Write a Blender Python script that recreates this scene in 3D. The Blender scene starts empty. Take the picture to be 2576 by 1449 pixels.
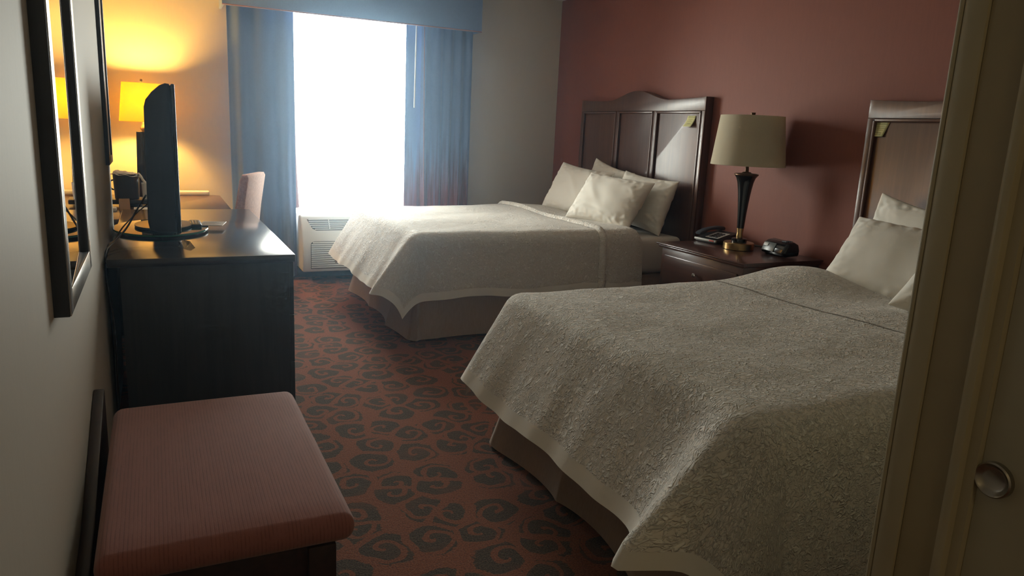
import bpy, bmesh, math, random
from mathutils import Vector, Matrix, noise
PI = math.pi
random.seed(7)
scn = bpy.context.scene
C = scn.collection

# ------------------------------------------------------------------ materials
def new_mat(name):
    m = bpy.data.materials.new(name); m.use_nodes = True
    nt = m.node_tree; nt.nodes.clear()
    out = nt.nodes.new('ShaderNodeOutputMaterial')
    b = nt.nodes.new('ShaderNodeBsdfPrincipled')
    nt.links.new(b.outputs[0], out.inputs[0])
    return m, nt, b, out
def N(nt, typ, **kw):
    n = nt.nodes.new(typ)
    for k, v in kw.items():
        if k.startswith('i_'):
            key = k[2:]
            n.inputs[int(key) if key.isdigit() else key].default_value = v
        else: setattr(n, k, v)
    return n
def math_n(nt, op, a, b=None, c=None, clamp=False):
    n = nt.nodes.new('ShaderNodeMath'); n.operation = op; n.use_clamp = clamp
    for i, x in enumerate((a, b, c)):
        if x is None: continue
        if isinstance(x, (int, float)): n.inputs[i].default_value = x
        else: nt.links.new(x, n.inputs[i])
    return n.outputs[0]
def mixc(nt, fac, a, b):
    n = nt.nodes.new('ShaderNodeMix'); n.data_type = 'RGBA'
    for sock, x in ((n.inputs[0], fac), (n.inputs[6], a), (n.inputs[7], b)):
        if isinstance(x, (int, float)): sock.default_value = x
        elif isinstance(x, tuple): sock.default_value = (*x, 1) if len(x) == 3 else x
        else: nt.links.new(x, sock)
    return n.outputs[2]
def smooth(nt, x, lo, hi):
    n = nt.nodes.new('ShaderNodeMapRange'); n.interpolation_type = 'SMOOTHSTEP'
    nt.links.new(x, n.inputs[0]); n.inputs[1].default_value = lo; n.inputs[2].default_value = hi
    return n.outputs[0]
def coords(nt, kind='Object', scale=(1, 1, 1)):
    t = nt.nodes.new('ShaderNodeTexCoord'); mp = nt.nodes.new('ShaderNodeMapping')
    mp.inputs['Scale'].default_value = scale
    nt.links.new(t.outputs[kind], mp.inputs[0]); return mp.outputs[0]
def noise_n(nt, vec, scale, detail=3, rough=.5, dist=0):
    n = N(nt, 'ShaderNodeTexNoise'); n.inputs['Scale'].default_value = scale
    n.inputs['Detail'].default_value = detail; n.inputs['Roughness'].default_value = rough
    n.inputs['Distortion'].default_value = dist
    nt.links.new(vec, n.inputs['Vector']); return n.outputs['Fac']
def bump(nt, b, h, strength=.3, dist=.002):
    n = N(nt, 'ShaderNodeBump'); n.inputs['Strength'].default_value = strength; n.inputs['Distance'].default_value = dist
    nt.links.new(h, n.inputs['Height']); nt.links.new(n.outputs[0], b.inputs['Normal'])
def simple(name, col, rough=.5, metal=0, var=.12, vscale=(8, 8, 8), bstr=0, bscale=60, spec=.5):
    m, nt, b, out = new_mat(name)
    v = coords(nt, 'Object', vscale)
    f = noise_n(nt, v, 1.0, 4, .6)
    lo = tuple(c * (1 - var) for c in col); hi = tuple(min(1, c * (1 + var)) for c in col)
    nt.links.new(mixc(nt, f, lo, hi), b.inputs['Base Color'])
    b.inputs['Roughness'].default_value = rough; b.inputs['Metallic'].default_value = metal
    b.inputs['Specular IOR Level'].default_value = spec
    if bstr:
        bump(nt, b, noise_n(nt, coords(nt), bscale, 3), bstr, .002)
    return m
def wood(name, c1, c2, rough=.32, axis='Y', coat=0, grain=1.0, spec=.5):
    m, nt, b, out = new_mat(name)
    sc = {'X': (1.2, 22, 22), 'Y': (22, 1.2, 22), 'Z': (22, 22, 1.2)}[axis]
    v = coords(nt, 'Object', sc)
    f = noise_n(nt, v, 1.6, 6, .62, .6)
    nt.links.new(mixc(nt, smooth(nt, f, .3, .7), c1, c2), b.inputs['Base Color'])
    b.inputs['Roughness'].default_value = rough
    b.inputs['Coat Weight'].default_value = coat; b.inputs['Coat Roughness'].default_value = .15
    b.inputs['Specular IOR Level'].default_value = spec
    bump(nt, b, f, .06 * grain, .001)
    return m
def wallpaper(name, col, vstretch=True, var=.1):
    m, nt, b, out = new_mat(name)
    v = coords(nt, 'Object', (1, 1, .12) if vstretch else (1, 1, 1))
    f = noise_n(nt, v, 90, 4, .65)
    g = noise_n(nt, coords(nt, 'Object', (1, 1, 1)), 260, 2)
    big = noise_n(nt, coords(nt), 1.3, 2)
    s = math_n(nt, 'ADD', math_n(nt, 'MULTIPLY', f, .6), math_n(nt, 'MULTIPLY', g, .4))
    base = mixc(nt, s, tuple(c * (1 - var) for c in col), tuple(c * (1 + var) for c in col))
    nt.links.new(mixc(nt, math_n(nt, 'MULTIPLY', big, .12), base, tuple(c * .8 for c in col)), b.inputs['Base Color'])
    b.inputs['Roughness'].default_value = .6
    b.inputs['Specular IOR Level'].default_value = .3
    bump(nt, b, s, .25, .0012)
    return m
M = {}
M['wall'] = wallpaper('beige_wallpaper', (.55, .50, .42))
M['red'] = wallpaper('maroon_wallpaper', (.235, .078, .054), True, .22)
M['ceiling'] = simple('ceiling_paint', (.72, .70, .66), .85, bstr=.2, bscale=120)
M['trim'] = simple('olive_trim_paint', (.42, .37, .25), .45)
M['trim2'] = simple('taupe_jamb_paint', (.34, .28, .17), .4)
M['doorp'] = simple('door_paint', (.36, .31, .20), .5)
M['espresso'] = wood('espresso_wood', (.012, .010, .010), (.024, .018, .016), .22, 'X', .8, spec=.5)
M['desk'] = wood('brown_desk_wood', (.07, .032, .016), (.11, .05, .026), .30, 'Y', .25)
M['espresso_body'] = wood('espresso_laminate', (.032, .034, .042), (.046, .047, .055), .45, 'Z')
M['cherry'] = wood('cherry_wood', (.070, .025, .014), (.105, .042, .025), .34, 'Z', .40)
M['cherry'].node_tree.nodes['Principled BSDF'].inputs['Coat Roughness'].default_value = .24
M['cherry_dark'] = wood('dark_cherry_wood', (.040, .014, .010), (.07, .026, .018), .28, 'Y', .3)
M['walnut'] = wood('bench_wood', (.022, .010, .008), (.045, .02, .015), .4, 'Y')
M['black'] = simple('black_plastic', (.012, .012, .014), .35)
M['blackgloss'] = simple('black_gloss', (.008, .008, .009), .12)
M['softblack'] = simple('soft_black_plastic', (.034, .040, .052), .5)
M['grey'] = simple('grey_plastic', (.45, .45, .43), .4)
M['darkgrey'] = simple('dark_grey_plastic', (.08, .09, .09), .3)
M['white_plastic'] = simple('white_plastic', (.75, .76, .74), .4, var=.04)
M['slot'] = simple('vent_shadow', (.12, .13, .13), .7)
M['brass'] = simple('aged_brass', (.45, .30, .13), .28, 1, var=.2)
M['bronze'] = simple('dark_bronze', (.10, .055, .03), .35, .8)
M['chrome'] = simple('chrome', (.7, .7, .7), .12, 1, var=.03)
M['nickel'] = simple('satin_nickel', (.42, .40, .36), .3, 1)
M['silverlip'] = simple('silver_mirror_lip', (.62, .60, .57), .25, .7)
M['paper'] = simple('paper', (.78, .74, .66), .8, var=.05)
M['tancard'] = simple('tan_card', (.45, .26, .12), .7, var=.08)
M['yellow'] = simple('yellow_paper', (.62, .60, .30), .8, var=.05)
M['ink'] = simple('ink', (.03, .03, .02), .8)
M['faintink'] = simple('faint_ink', (.36, .34, .17), .8)
M['pillow'] = simple('pillowcase_cotton', (.78, .75, .68), .8, var=.03, bstr=.15, bscale=25)
M['sheet'] = simple('sheet_cotton', (.72, .69, .63), .8, var=.03, bstr=.12, bscale=12)
M['hem'] = simple('hem_cotton', (.72, .68, .61), .8, var=.04, bstr=.3, bscale=35)
M['shade'] = None

def fabric_rib(name, c1, c2, axis_scale, rough=.8, bs=.25):
    m, nt, b, out = new_mat(name)
    v = coords(nt, 'Object', axis_scale)
    f = noise_n(nt, v, 1, 2, .6)
    g = noise_n(nt, coords(nt, 'Object', (1, 1, 1)), 500, 2)
    s = math_n(nt, 'ADD', math_n(nt, 'MULTIPLY', f, .75), math_n(nt, 'MULTIPLY', g, .25))
    nt.links.new(mixc(nt, smooth(nt, s, .35, .65), c1, c2), b.inputs['Base Color'])
    b.inputs['Roughness'].default_value = rough; b.inputs['Specular IOR Level'].default_value = .25
    b.inputs['Sheen Weight'].default_value = .3
    bump(nt, b, s, bs, .0015)
    return m
def pinstripe():
    m, nt, b, out = new_mat('mauve_pinstripe_fabric')
    tc = nt.nodes.new('ShaderNodeTexCoord'); sp = N(nt, 'ShaderNodeSeparateXYZ'); nt.links.new(tc.outputs['Object'], sp.inputs[0])
    ph = math_n(nt, 'FRACT', math_n(nt, 'MULTIPLY', sp.outputs[0], 125.0))
    ln = math_n(nt, 'SUBTRACT', 1.0, smooth(nt, math_n(nt, 'ABSOLUTE', math_n(nt, 'SUBTRACT', ph, .5)), .10, .22))
    dash = smooth(nt, noise_n(nt, coords(nt, 'Object', (60, 14, 60)), 1, 2), .35, .6)
    tone = noise_n(nt, coords(nt, 'Object', (34, .6, 3)), 1, 2)
    weave = noise_n(nt, coords(nt), 420, 2)
    base = mixc(nt, tone, (.30, .11, .09), (.36, .14, .115))
    base = mixc(nt, math_n(nt, 'MULTIPLY', weave, .5), base, (.23, .09, .075))
    k = math_n(nt, 'MULTIPLY', math_n(nt, 'MULTIPLY', ln, dash), .38)
    nt.links.new(mixc(nt, k, base, (.12, .045, .038)), b.inputs['Base Color'])
    b.inputs['Roughness'].default_value = .85; b.inputs['Specular IOR Level'].default_value = .2; b.inputs['Sheen Weight'].default_value = .25
    bump(nt, b, math_n(nt, 'SUBTRACT', weave, math_n(nt, 'MULTIPLY', ln, .6)), .25, .0012)
    return m
M['bench_fabric'] = pinstripe()
M['chair_fabric'] = fabric_rib('rust_chair_fabric', (.36, .13, .055), (.46, .19, .09), (60, 60, 60))
M['skirt'] = fabric_rib('tan_skirt_fabric', (.36, .262, .185), (.40, .292, .21), (160, 160, 20), .85, .15)

def comforter_mat():
    m, nt, b, out = new_mat('white_matelasse')
    uv = coords(nt, 'UV')
    # wandering raised veins: contour lines of two distorted noises
    def vein(scale, w, off):
        mp = N(nt, 'ShaderNodeMapping'); mp.inputs['Location'].default_value = (off, off * .7, off * 1.3); mp.inputs['Scale'].default_value = (1, 1.25, 1)
        nt.links.new(uv, mp.inputs[0])
        n = noise_n(nt, mp.outputs[0], scale, 1.5, .5, .8)
        a = math_n(nt, 'ABSOLUTE', math_n(nt, 'SUBTRACT', n, .5))
        return math_n(nt, 'SUBTRACT', 1.0, smooth(nt, a, 0, w))
    mask1 = smooth(nt, noise_n(nt, uv, 26, 1), .44, .56)
    mask2 = smooth(nt, noise_n(nt, uv, 22, 1), .46, .58)
    v1 = math_n(nt, 'MULTIPLY', vein(38, .075, 0), mask1)
    v2 = math_n(nt, 'MULTIPLY', vein(32, .07, 3.7), mask2)
    v3 = math_n(nt, 'MULTIPLY', vein(60, .06, 9.1), .45)
    h = math_n(nt, 'MAXIMUM', math_n(nt, 'MAXIMUM', v1, v2), v3)
    h2 = math_n(nt, 'ADD', h, math_n(nt, 'MULTIPLY', noise_n(nt, uv, 11, 3), .5))
    nt.links.new(mixc(nt, h, (.72, .665, .595), (.87, .83, .76)), b.inputs['Base Color'])  # ridge highlights put into the colour: raised veins lighter than the ground
    b.inputs['Roughness'].default_value = .75; b.inputs['Specular IOR Level'].default_value = .3
    b.inputs['Sheen Weight'].default_value = .25
    bump(nt, b, h2, .9, .006)
    return m
M['comforter'] = comforter_mat()
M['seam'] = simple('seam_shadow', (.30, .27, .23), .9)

def carpet_mat():
    m, nt, b, out = new_mat('scroll_carpet')
    base = coords(nt, 'Object', (1, 1, 1))
    dn = N(nt, 'ShaderNodeTexNoise'); dn.inputs['Scale'].default_value = 9; dn.inputs['Detail'].default_value = 1
    nt.links.new(base, dn.inputs['Vector'])
    dv = N(nt, 'ShaderNodeVectorMath', operation='SUBTRACT'); nt.links.new(dn.outputs['Color'], dv.inputs[0]); dv.inputs[1].default_value = (.5, .5, .5)
    ds = N(nt, 'ShaderNodeVectorMath', operation='SCALE'); nt.links.new(dv.outputs[0], ds.inputs[0]); ds.inputs['Scale'].default_value = .06
    ad = N(nt, 'ShaderNodeVectorMath', operation='ADD'); nt.links.new(base, ad.inputs[0]); nt.links.new(ds.outputs[0], ad.inputs[1])
    def layer(scale, rnd, arm, off):
        mp = N(nt, 'ShaderNodeMapping'); mp.inputs['Location'].default_value = (off, off * .6, 0); nt.links.new(ad.outputs[0], mp.inputs[0])
        vo = N(nt, 'ShaderNodeTexVoronoi', voronoi_dimensions='2D', feature='F1'); vo.inputs['Scale'].default_value = scale; vo.inputs['Randomness'].default_value = rnd
        ve = N(nt, 'ShaderNodeTexVoronoi', voronoi_dimensions='2D', feature='DISTANCE_TO_EDGE'); ve.inputs['Scale'].default_value = scale; ve.inputs['Randomness'].default_value = rnd
        for q in (vo, ve): nt.links.new(mp.outputs[0], q.inputs['Vector'])
        # local vector from the cell's centre
        sb = N(nt, 'ShaderNodeVectorMath', operation='SUBTRACT'); nt.links.new(mp.outputs[0], sb.inputs[0]); nt.links.new(vo.outputs['Position'], sb.inputs[1])
        sp = N(nt, 'ShaderNodeSeparateXYZ'); nt.links.new(sb.outputs[0], sp.inputs[0])
        sc = N(nt, 'ShaderNodeSeparateColor'); nt.links.new(vo.outputs['Color'], sc.inputs[0])
        ang = math_n(nt, 'ARCTAN2', sp.outputs[1], sp.outputs[0])
        sgn = math_n(nt, 'SUBTRACT', math_n(nt, 'MULTIPLY', math_n(nt, 'GREATER_THAN', sc.outputs[0], .5), 2), 1)
        t = math_n(nt, 'DIVIDE', math_n(nt, 'MULTIPLY', ang, sgn), 2 * PI)
        r = math_n(nt, 'MULTIPLY', vo.outputs['Distance'], arm)
        ph = math_n(nt, 'FRACT', math_n(nt, 'ADD', math_n(nt, 'ADD', t, r), sc.outputs[1]))
        tri = math_n(nt, 'ABSOLUTE', math_n(nt, 'SUBTRACT', ph, .5))
        arm_m = math_n(nt, 'SUBTRACT', 1.0, smooth(nt, tri, .10, .17))     # spiral arm
        edge = math_n(nt, 'SUBTRACT', 1.0, smooth(nt, ve.outputs['Distance'], .06, .105))
        rim = smooth(nt, vo.outputs['Distance'], .50, .60)
        return math_n(nt, 'MAXIMUM', arm_m, math_n(nt, 'MAXIMUM', edge, rim))
    rust = layer(6.2, .85, 2.3, 0.3)
    fine = noise_n(nt, coords(nt), 190, 3, .75)
    mid = noise_n(nt, coords(nt), 70, 3, .6)
    fade = noise_n(nt, coords(nt), 5.5, 2)
    k = math_n(nt, 'ADD', rust, math_n(nt, 'MULTIPLY', math_n(nt, 'SUBTRACT', mid, .5), 2.6))
    k = smooth(nt, k, .35, .65)
    dark = mixc(nt, smooth(nt, fine, .35, .65), (.013, .010, .008), (.135, .092, .064))
    dark = mixc(nt, math_n(nt, 'MULTIPLY', smooth(nt, fade, .5, .75), .6), dark, (.15, .06, .035))
    rst = mixc(nt, smooth(nt, fine, .3, .7), (.12, .036, .018), (.38, .125, .062))
    nt.links.new(mixc(nt, k, dark, rst), b.inputs['Base Color'])
    b.inputs['Roughness'].default_value = .95; b.inputs['Specular IOR Level'].default_value = .1
    b.inputs['Sheen Weight'].default_value = .2
    bump(nt, b, math_n(nt, 'ADD', fine, mid), .8, .006)
    return m
M['carpet'] = carpet_mat()

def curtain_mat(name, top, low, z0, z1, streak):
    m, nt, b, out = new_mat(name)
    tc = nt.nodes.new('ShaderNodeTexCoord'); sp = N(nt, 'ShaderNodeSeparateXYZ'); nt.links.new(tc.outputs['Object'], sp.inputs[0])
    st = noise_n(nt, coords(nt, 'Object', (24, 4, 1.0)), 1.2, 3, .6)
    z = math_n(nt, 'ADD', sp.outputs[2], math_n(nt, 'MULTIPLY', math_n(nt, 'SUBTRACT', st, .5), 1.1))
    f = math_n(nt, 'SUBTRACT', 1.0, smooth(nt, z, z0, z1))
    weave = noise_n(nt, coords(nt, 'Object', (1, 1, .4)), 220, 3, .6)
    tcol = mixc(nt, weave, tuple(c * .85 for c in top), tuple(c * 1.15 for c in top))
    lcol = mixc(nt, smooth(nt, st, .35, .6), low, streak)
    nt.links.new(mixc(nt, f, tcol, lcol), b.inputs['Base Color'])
    b.inputs['Roughness'].default_value = .7; b.inputs['Sheen Weight'].default_value = .4
    b.inputs['Specular IOR Level'].default_value = .2
    bump(nt, b, weave, .2, .001)
    tr = N(nt, 'ShaderNodeBsdfTranslucent'); tr.inputs[0].default_value = (*[c * .9 for c in top], 1)
    mx = N(nt, 'ShaderNodeMixShader'); mx.inputs[0].default_value = .10
    nt.links.new(b.outputs[0], mx.inputs[1]); nt.links.new(tr.outputs[0], mx.inputs[2]); nt.links.new(mx.outputs[0], out.inputs[0])
    return m
M['curtain'] = curtain_mat('glare_fade_curtain_fabric', (.16, .235, .43), (.10, .03, .03), .62, 1.2, (.22, .05, .04))  # blue window glare painted into the upper cloth, rust cloth below
M['curtain_l'] = curtain_mat('glare_blue_curtain_fabric', (.15, .215, .40), (.12, .10, .14), -.2, .6, (.22, .06, .05))  # blue here is window glare painted into the drape colour
M['lining'] = simple('mauve_lining', (.36, .20, .22), .8)
M['valance'] = curtain_mat('glare_blue_valance_fabric', (.17, .245, .44), (.2, .2, .3), -3, -2, (.2, .2, .3))  # valance takes the same painted-in blue glare
M['piping'] = simple('rose_piping', (.30, .16, .18), .7)

def glass_mat(name, tint=(.95, .98, .97), gl=.08, rough=.0):
    m = bpy.data.materials.new(name); m.use_nodes = True; nt = m.node_tree; nt.nodes.clear()
    out = nt.nodes.new('ShaderNodeOutputMaterial')
    t = N(nt, 'ShaderNodeBsdfTransparent'); t.inputs[0].default_value = (*tint, 1)
    g = N(nt, 'ShaderNodeBsdfGlossy'); g.inputs['Roughness'].default_value = rough
    lw = N(nt, 'ShaderNodeLayerWeight'); lw.inputs[0].default_value = .25
    f = math_n(nt, 'ADD', math_n(nt, 'MULTIPLY', lw.outputs['Fresnel'], .8), gl * .3, clamp=True)
    mx = N(nt, 'ShaderNodeMixShader'); nt.links.new(f, mx.inputs[0]); nt.links.new(t.outputs[0], mx.inputs[1]); nt.links.new(g.outputs[0], mx.inputs[2])
    nt.links.new(mx.outputs[0], out.inputs[0]); return m
M['glass'] = glass_mat('window_glass')
M['mirror'] = simple('mirror_silver', (.86, .86, .84), .015, 1, var=.01)
def plate_glass():
    m, nt, b, out = new_mat('green_plate_glass')
    n = noise_n(nt, coords(nt), 4, 2)
    nt.links.new(mixc(nt, n, (.01, .035, .03), (.012, .045, .038)), b.inputs['Base Color'])
    b.inputs['Roughness'].default_value = .03; b.inputs['Specular IOR Level'].default_value = .9
    return m
M['plate'] = plate_glass()
def glow_edge():
    m, nt, b, out = new_mat('polished_glass_edge')
    n = noise_n(nt, coords(nt), 4, 2)
    nt.links.new(mixc(nt, n, (.05, .30, .24), (.08, .36, .30)), b.inputs['Base Color'])
    b.inputs['Roughness'].default_value = .1
    return m
M['plate_edge'] = glow_edge()

def lit_shade():
    m, nt, b, out = new_mat('lit_yellow_shade')
    weave = noise_n(nt, coords(nt, 'Object', (1, 1, .5)), 260, 2)
    nt.links.new(mixc(nt, weave, (.82, .68, .36), (.90, .76, .44)), b.inputs['Base Color'])
    b.inputs['Roughness'].default_value = .8
    tr = N(nt, 'ShaderNodeBsdfTranslucent'); tr.inputs[0].default_value = (1.0, .80, .06, 1)
    mx = N(nt, 'ShaderNodeMixShader'); mx.inputs[0].default_value = .7
    nt.links.new(b.outputs[0], mx.inputs[1]); nt.links.new(tr.outputs[0], mx.inputs[2]); nt.links.new(mx.outputs[0], out.inputs[0])
    return m
M['lit_shade'] = lit_shade()
def cream_shade():
    m, nt, b, out = new_mat('cream_linen_shade')
    weave = noise_n(nt, coords(nt, 'Object', (1, 1, .4)), 240, 2)
    nt.links.new(mixc(nt, weave, (.62, .56, .42), (.72, .66, .52)), b.inputs['Base Color'])
    b.inputs['Roughness'].default_value = .85; b.inputs['Specular IOR Level'].default_value = .2
    tr = N(nt, 'ShaderNodeBsdfTranslucent'); tr.inputs[0].default_value = (.7, .62, .45, 1)
    mx = N(nt, 'ShaderNodeMixShader'); mx.inputs[0].default_value = .3
    nt.links.new(b.outputs[0], mx.inputs[1]); nt.links.new(tr.outputs[0], mx.inputs[2]); nt.links.new(mx.outputs[0], out.inputs[0])
    bump(nt, b, weave, .15, .001)
    return m
M['cream_shade'] = cream_shade()
def emit_mat(name, col, s):
    m, nt, b, out = new_mat(name)
    b.inputs['Emission Color'].default_value = (*col, 1); b.inputs['Emission Strength'].default_value = s
    return m
M['bulb'] = emit_mat('lit_bulb', (1, .62, .2), 30)
def picture_mat():
    m, nt, b, out = new_mat('abstract_print')
    n = noise_n(nt, coords(nt), 3, 3)
    nt.links.new(mixc(nt, n, (.45, .25, .12), (.60, .42, .22)), b.inputs['Base Color']); b.inputs['Roughness'].default_value = .3
    return m
M['print'] = picture_mat()

# ------------------------------------------------------------------ mesh helpers
class MB:
    def __init__(s): s.bm = bmesh.new(); s.o = Vector((0, 0, 0))
    def add(s, fn, mtx=None):
        n0 = len(s.bm.verts); r = fn(s.bm); s.bm.verts.ensure_lookup_table()
        if mtx is not None: bmesh.ops.transform(s.bm, matrix=mtx, verts=s.bm.verts[n0:])
        return s
    def box(s, a, b, bev=0, seg=2, mtx=None):
        lo = Vector([min(a[i], b[i]) for i in range(3)]); hi = Vector([max(a[i], b[i]) for i in range(3)])
        t = bmesh.new(); bmesh.ops.create_cube(t, size=1)
        for v in t.verts: v.co = Vector([lo[i] + (v.co[i] + .5) * (hi[i] - lo[i]) for i in range(3)])
        if bev: bmesh.ops.bevel(t, geom=t.edges[:], offset=bev, segments=seg, affect='EDGES', profile=.5)
        return s.merge(t, mtx)
    def merge(s, t, mtx=None):
        if mtx is not None: bmesh.ops.transform(t, matrix=mtx, verts=t.verts[:])
        me = bpy.data.meshes.new('tmp'); t.to_mesh(me); t.free(); s.bm.from_mesh(me); bpy.data.meshes.remove(me); return s
    def prism(s, pts, axis, a, b, bev=0, seg=2, mtx=None):
        """polygon pts (2-D) extruded along axis from a to b; 2-D axes are the remaining two in xyz order"""
        t = bmesh.new()
        def P3(p, d):
            if axis == 0: return (d, p[0], p[1])
            if axis == 1: return (p[0], d, p[1])
            return (p[0], p[1], d)
        A = [t.verts.new(P3(p, a)) for p in pts]; B = [t.verts.new(P3(p, b)) for p in pts]
        n = len(pts)
        f1 = t.faces.new(A); f2 = t.faces.new(B[::-1])
        for i in range(n): t.faces.new((A[i], B[i], B[(i + 1) % n], A[(i + 1) % n]))
        bmesh.ops.recalc_face_normals(t, faces=t.faces[:])
        if bev: bmesh.ops.bevel(t, geom=list({e for f in (f1, f2) for e in f.edges}), offset=bev, segments=seg, affect='EDGES', profile=.5)
        return s.merge(t, mtx)
    def lathe(s, prof, c=(0, 0, 0), seg=32, n=2.0, sx=1, sy=1, mtx=None, cap=True):
        """profile [(r,z)]; n>2 gives a rounded-square plan"""
        t = bmesh.new(); rings = []
        for r, z in prof:
            ring = []
            for k in range(seg):
                a = 2 * PI * k / seg; ca, sa = math.cos(a), math.sin(a)
                q = (abs(ca) ** n + abs(sa) ** n) ** (-1 / n) if n != 2 else 1
                ring.append(t.verts.new((c[0] + r * q * ca * sx, c[1] + r * q * sa * sy, c[2] + z)))
            rings.append(ring)
        for A, B in zip(rings, rings[1:]):
            for k in range(seg): t.faces.new((A[k], A[(k + 1) % seg], B[(k + 1) % seg], B[k]))
        if cap:
            t.faces.new(rings[0][::-1]); t.faces.new(rings[-1])
        bmesh.ops.recalc_face_normals(t, faces=t.faces[:])
        return s.merge(t, mtx)
    def tube(s, pts, r, seg=8):
        t = bmesh.new(); pts = [Vector(p) for p in pts]; rings = []
        for i, p in enumerate(pts):
            d = (pts[min(i + 1, len(pts) - 1)] - pts[max(i - 1, 0)]).normalized()
            up = Vector((0, 0, 1)) if abs(d.z) < .9 else Vector((1, 0, 0))
            x = d.cross(up).normalized(); y = d.cross(x)
            rings.append([t.verts.new(p + r * (math.cos(2 * PI * k / seg) * x + math.sin(2 * PI * k / seg) * y)) for k in range(seg)])
        for A, B in zip(rings, rings[1:]):
            for k in range(seg): t.faces.new((A[k], A[(k + 1) % seg], B[(k + 1) % seg], B[k]))
        t.faces.new(rings[0][::-1]); t.faces.new(rings[-1])
        bmesh.ops.recalc_face_normals(t, faces=t.faces[:])
        return s.merge(t)
    def grid(s, fn, nu, nv, uvfn=None, us=None, vs=None):
        bm = s.bm
        us = us or [i / nu for i in range(nu + 1)]; vs = vs or [j / nv for j in range(nv + 1)]
        V = [[bm.verts.new(fn(u, v)) for v in vs] for u in us]
        uvl = bm.loops.layers.uv.verify() if uvfn else None
        for i in range(len(us) - 1):
            for j in range(len(vs) - 1):
                f = bm.faces.new((V[i][j], V[i + 1][j], V[i + 1][j + 1], V[i][j + 1]))
                if uvl:
                    for l, (a, b) in zip(f.loops, ((i, j), (i + 1, j), (i + 1, j + 1), (i, j + 1))): l[uvl].uv = uvfn(us[a], vs[b])
        return s
    def build(s, name, mat, parent=None, loc=None, smooth_ang=40, origin=None):
        """world-space geometry; origin = where the object sits"""
        o_ = Vector(origin) if origin is not None else Vector((0, 0, 0))
        if parent is not None and origin is None: o_ = wloc(parent)
        for v in s.bm.verts: v.co -= o_
        me = bpy.data.meshes.new(name); s.bm.to_mesh(me); s.bm.free()
        if isinstance(mat, (list, tuple)):
            for q in mat: me.materials.append(q)
        else: me.materials.append(mat)
        if smooth_ang:
            me.polygons.foreach_set('use_smooth', [True] * len(me.polygons))
            try: me.set_sharp_from_angle(angle=math.radians(smooth_ang))
            except Exception: pass
        ob = bpy.data.objects.new(name, me); C.objects.link(ob)
        if parent is not None:
            ob.parent = parent; ob.location = o_ - wloc(parent)
        else: ob.location = o_
        return ob
WL = {}
def wloc(o):
    l = Vector(o.location)
    while o.parent is not None: o = o.parent; l += Vector(o.location)
    return l
def tag(o, label, cat, group=None, kind=None):
    if label: o['label'] = label
    if cat: o['category'] = cat
    if group: o['group'] = group
    if kind: o['kind'] = kind
    return o
def thing(name, label, cat, loc, group=None):
    e = bpy.data.objects.new(name, None); e.empty_display_size = .05; C.objects.link(e); e.location = loc
    return tag(e, label, cat, group)
def struct(name, mb, mat, parent=None, smooth_ang=40):
    o = mb.build(name, mat, parent, smooth_ang=smooth_ang)
    if parent is None: o['kind'] = 'structure'
    return o

# ------------------------------------------------------------------ room constants (metres)
XL, XJ, YJ = -.20, -.33, 4.06       # left wall, its recessed far part, where it steps back
XR, YB = 3.47, 6.30                 # red wall, window wall
ZC = 2.50
HX, HY = .91, .62                   # hallway partition corner
YF = -2.0

struct('floor', MB().box((-.6, YF - .1, -.06), (XR + .15, YB + .2, 0)), M['carpet'])
struct('ceiling', MB().box((-.6, YF - .1, ZC), (XR + .15, YB + .2, ZC + .08)), M['ceiling'])
struct('wall_left', MB().box((-.6, YF, 0), (XL, YJ, ZC)).box((-.6, YJ, 0), (XJ, YB, ZC)), M['wall'])
WX0, WX1, WZ0, WZ1 = .78, 2.28, .47, 2.22
struct('wall_window', MB().box((-.6, YB, 0), (WX0, YB + .16, ZC)).box((WX1, YB, 0), (XR + .15, YB + .16, ZC))
       .box((WX0, YB, WZ1), (WX1, YB + .16, ZC)).box((WX0, YB, 0), (WX1, YB + .16, WZ0)), M['wall'])
struct('wall_right', MB().box((XR, HY - .12, 0), (XR + .15, YB, ZC)), M['red'])
struct('wall_hall', MB().box((HX + .002, HY - .11, 0), (XR, HY - .002, ZC)).box((HX + .06, YF, 0), (HX + .16, HY - .11, ZC)), M['trim'])
struct('wall_back', MB().box((-.6, YF - .1, 0), (HX + .16, YF, ZC)), M['wall'])
struct('baseboard_right', MB().box((XR - .014, HY, 0), (XR, YB, .10), .003), M['cherry_dark'])
struct('baseboard_window', MB().box((XJ, YB - .014, 0), (XR - .015, YB, .10), .003), M['cherry_dark'])
struct('baseboard_left', MB().box((XJ, YJ + .0, 0), (XJ + .014, YB - .015, .10), .003), M['cherry_dark'])
# window: frame, sashes, pane
w = MB()
fy0, fy1 = YB + .06, YB + .12
for a, b in (((WX0, fy0, WZ0), (WX0 + .05, fy1, WZ1)), ((WX1 - .05, fy0, WZ0), (WX1, fy1, WZ1)), ((WX0, fy0, WZ0), (WX1, fy1, WZ0 + .05)), ((WX0, fy0, WZ1 - .05), (WX1, fy1, WZ1))):
    w.box(a, b, .004)
win = struct('window_1', w, M['white_plastic'])
struct('pane', MB().box((WX0 + .05, fy0 + .025, WZ0 + .05), (WX1 - .05, fy0 + .031, WZ1 - .05)), M['glass'], win)
struct('window_sill', MB().box((WX0 + .002, YB + .001, WZ0 + .001), (WX1 - .002, YB + .058, WZ0 + .02), .004), M['white_plastic'], win)

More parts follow.
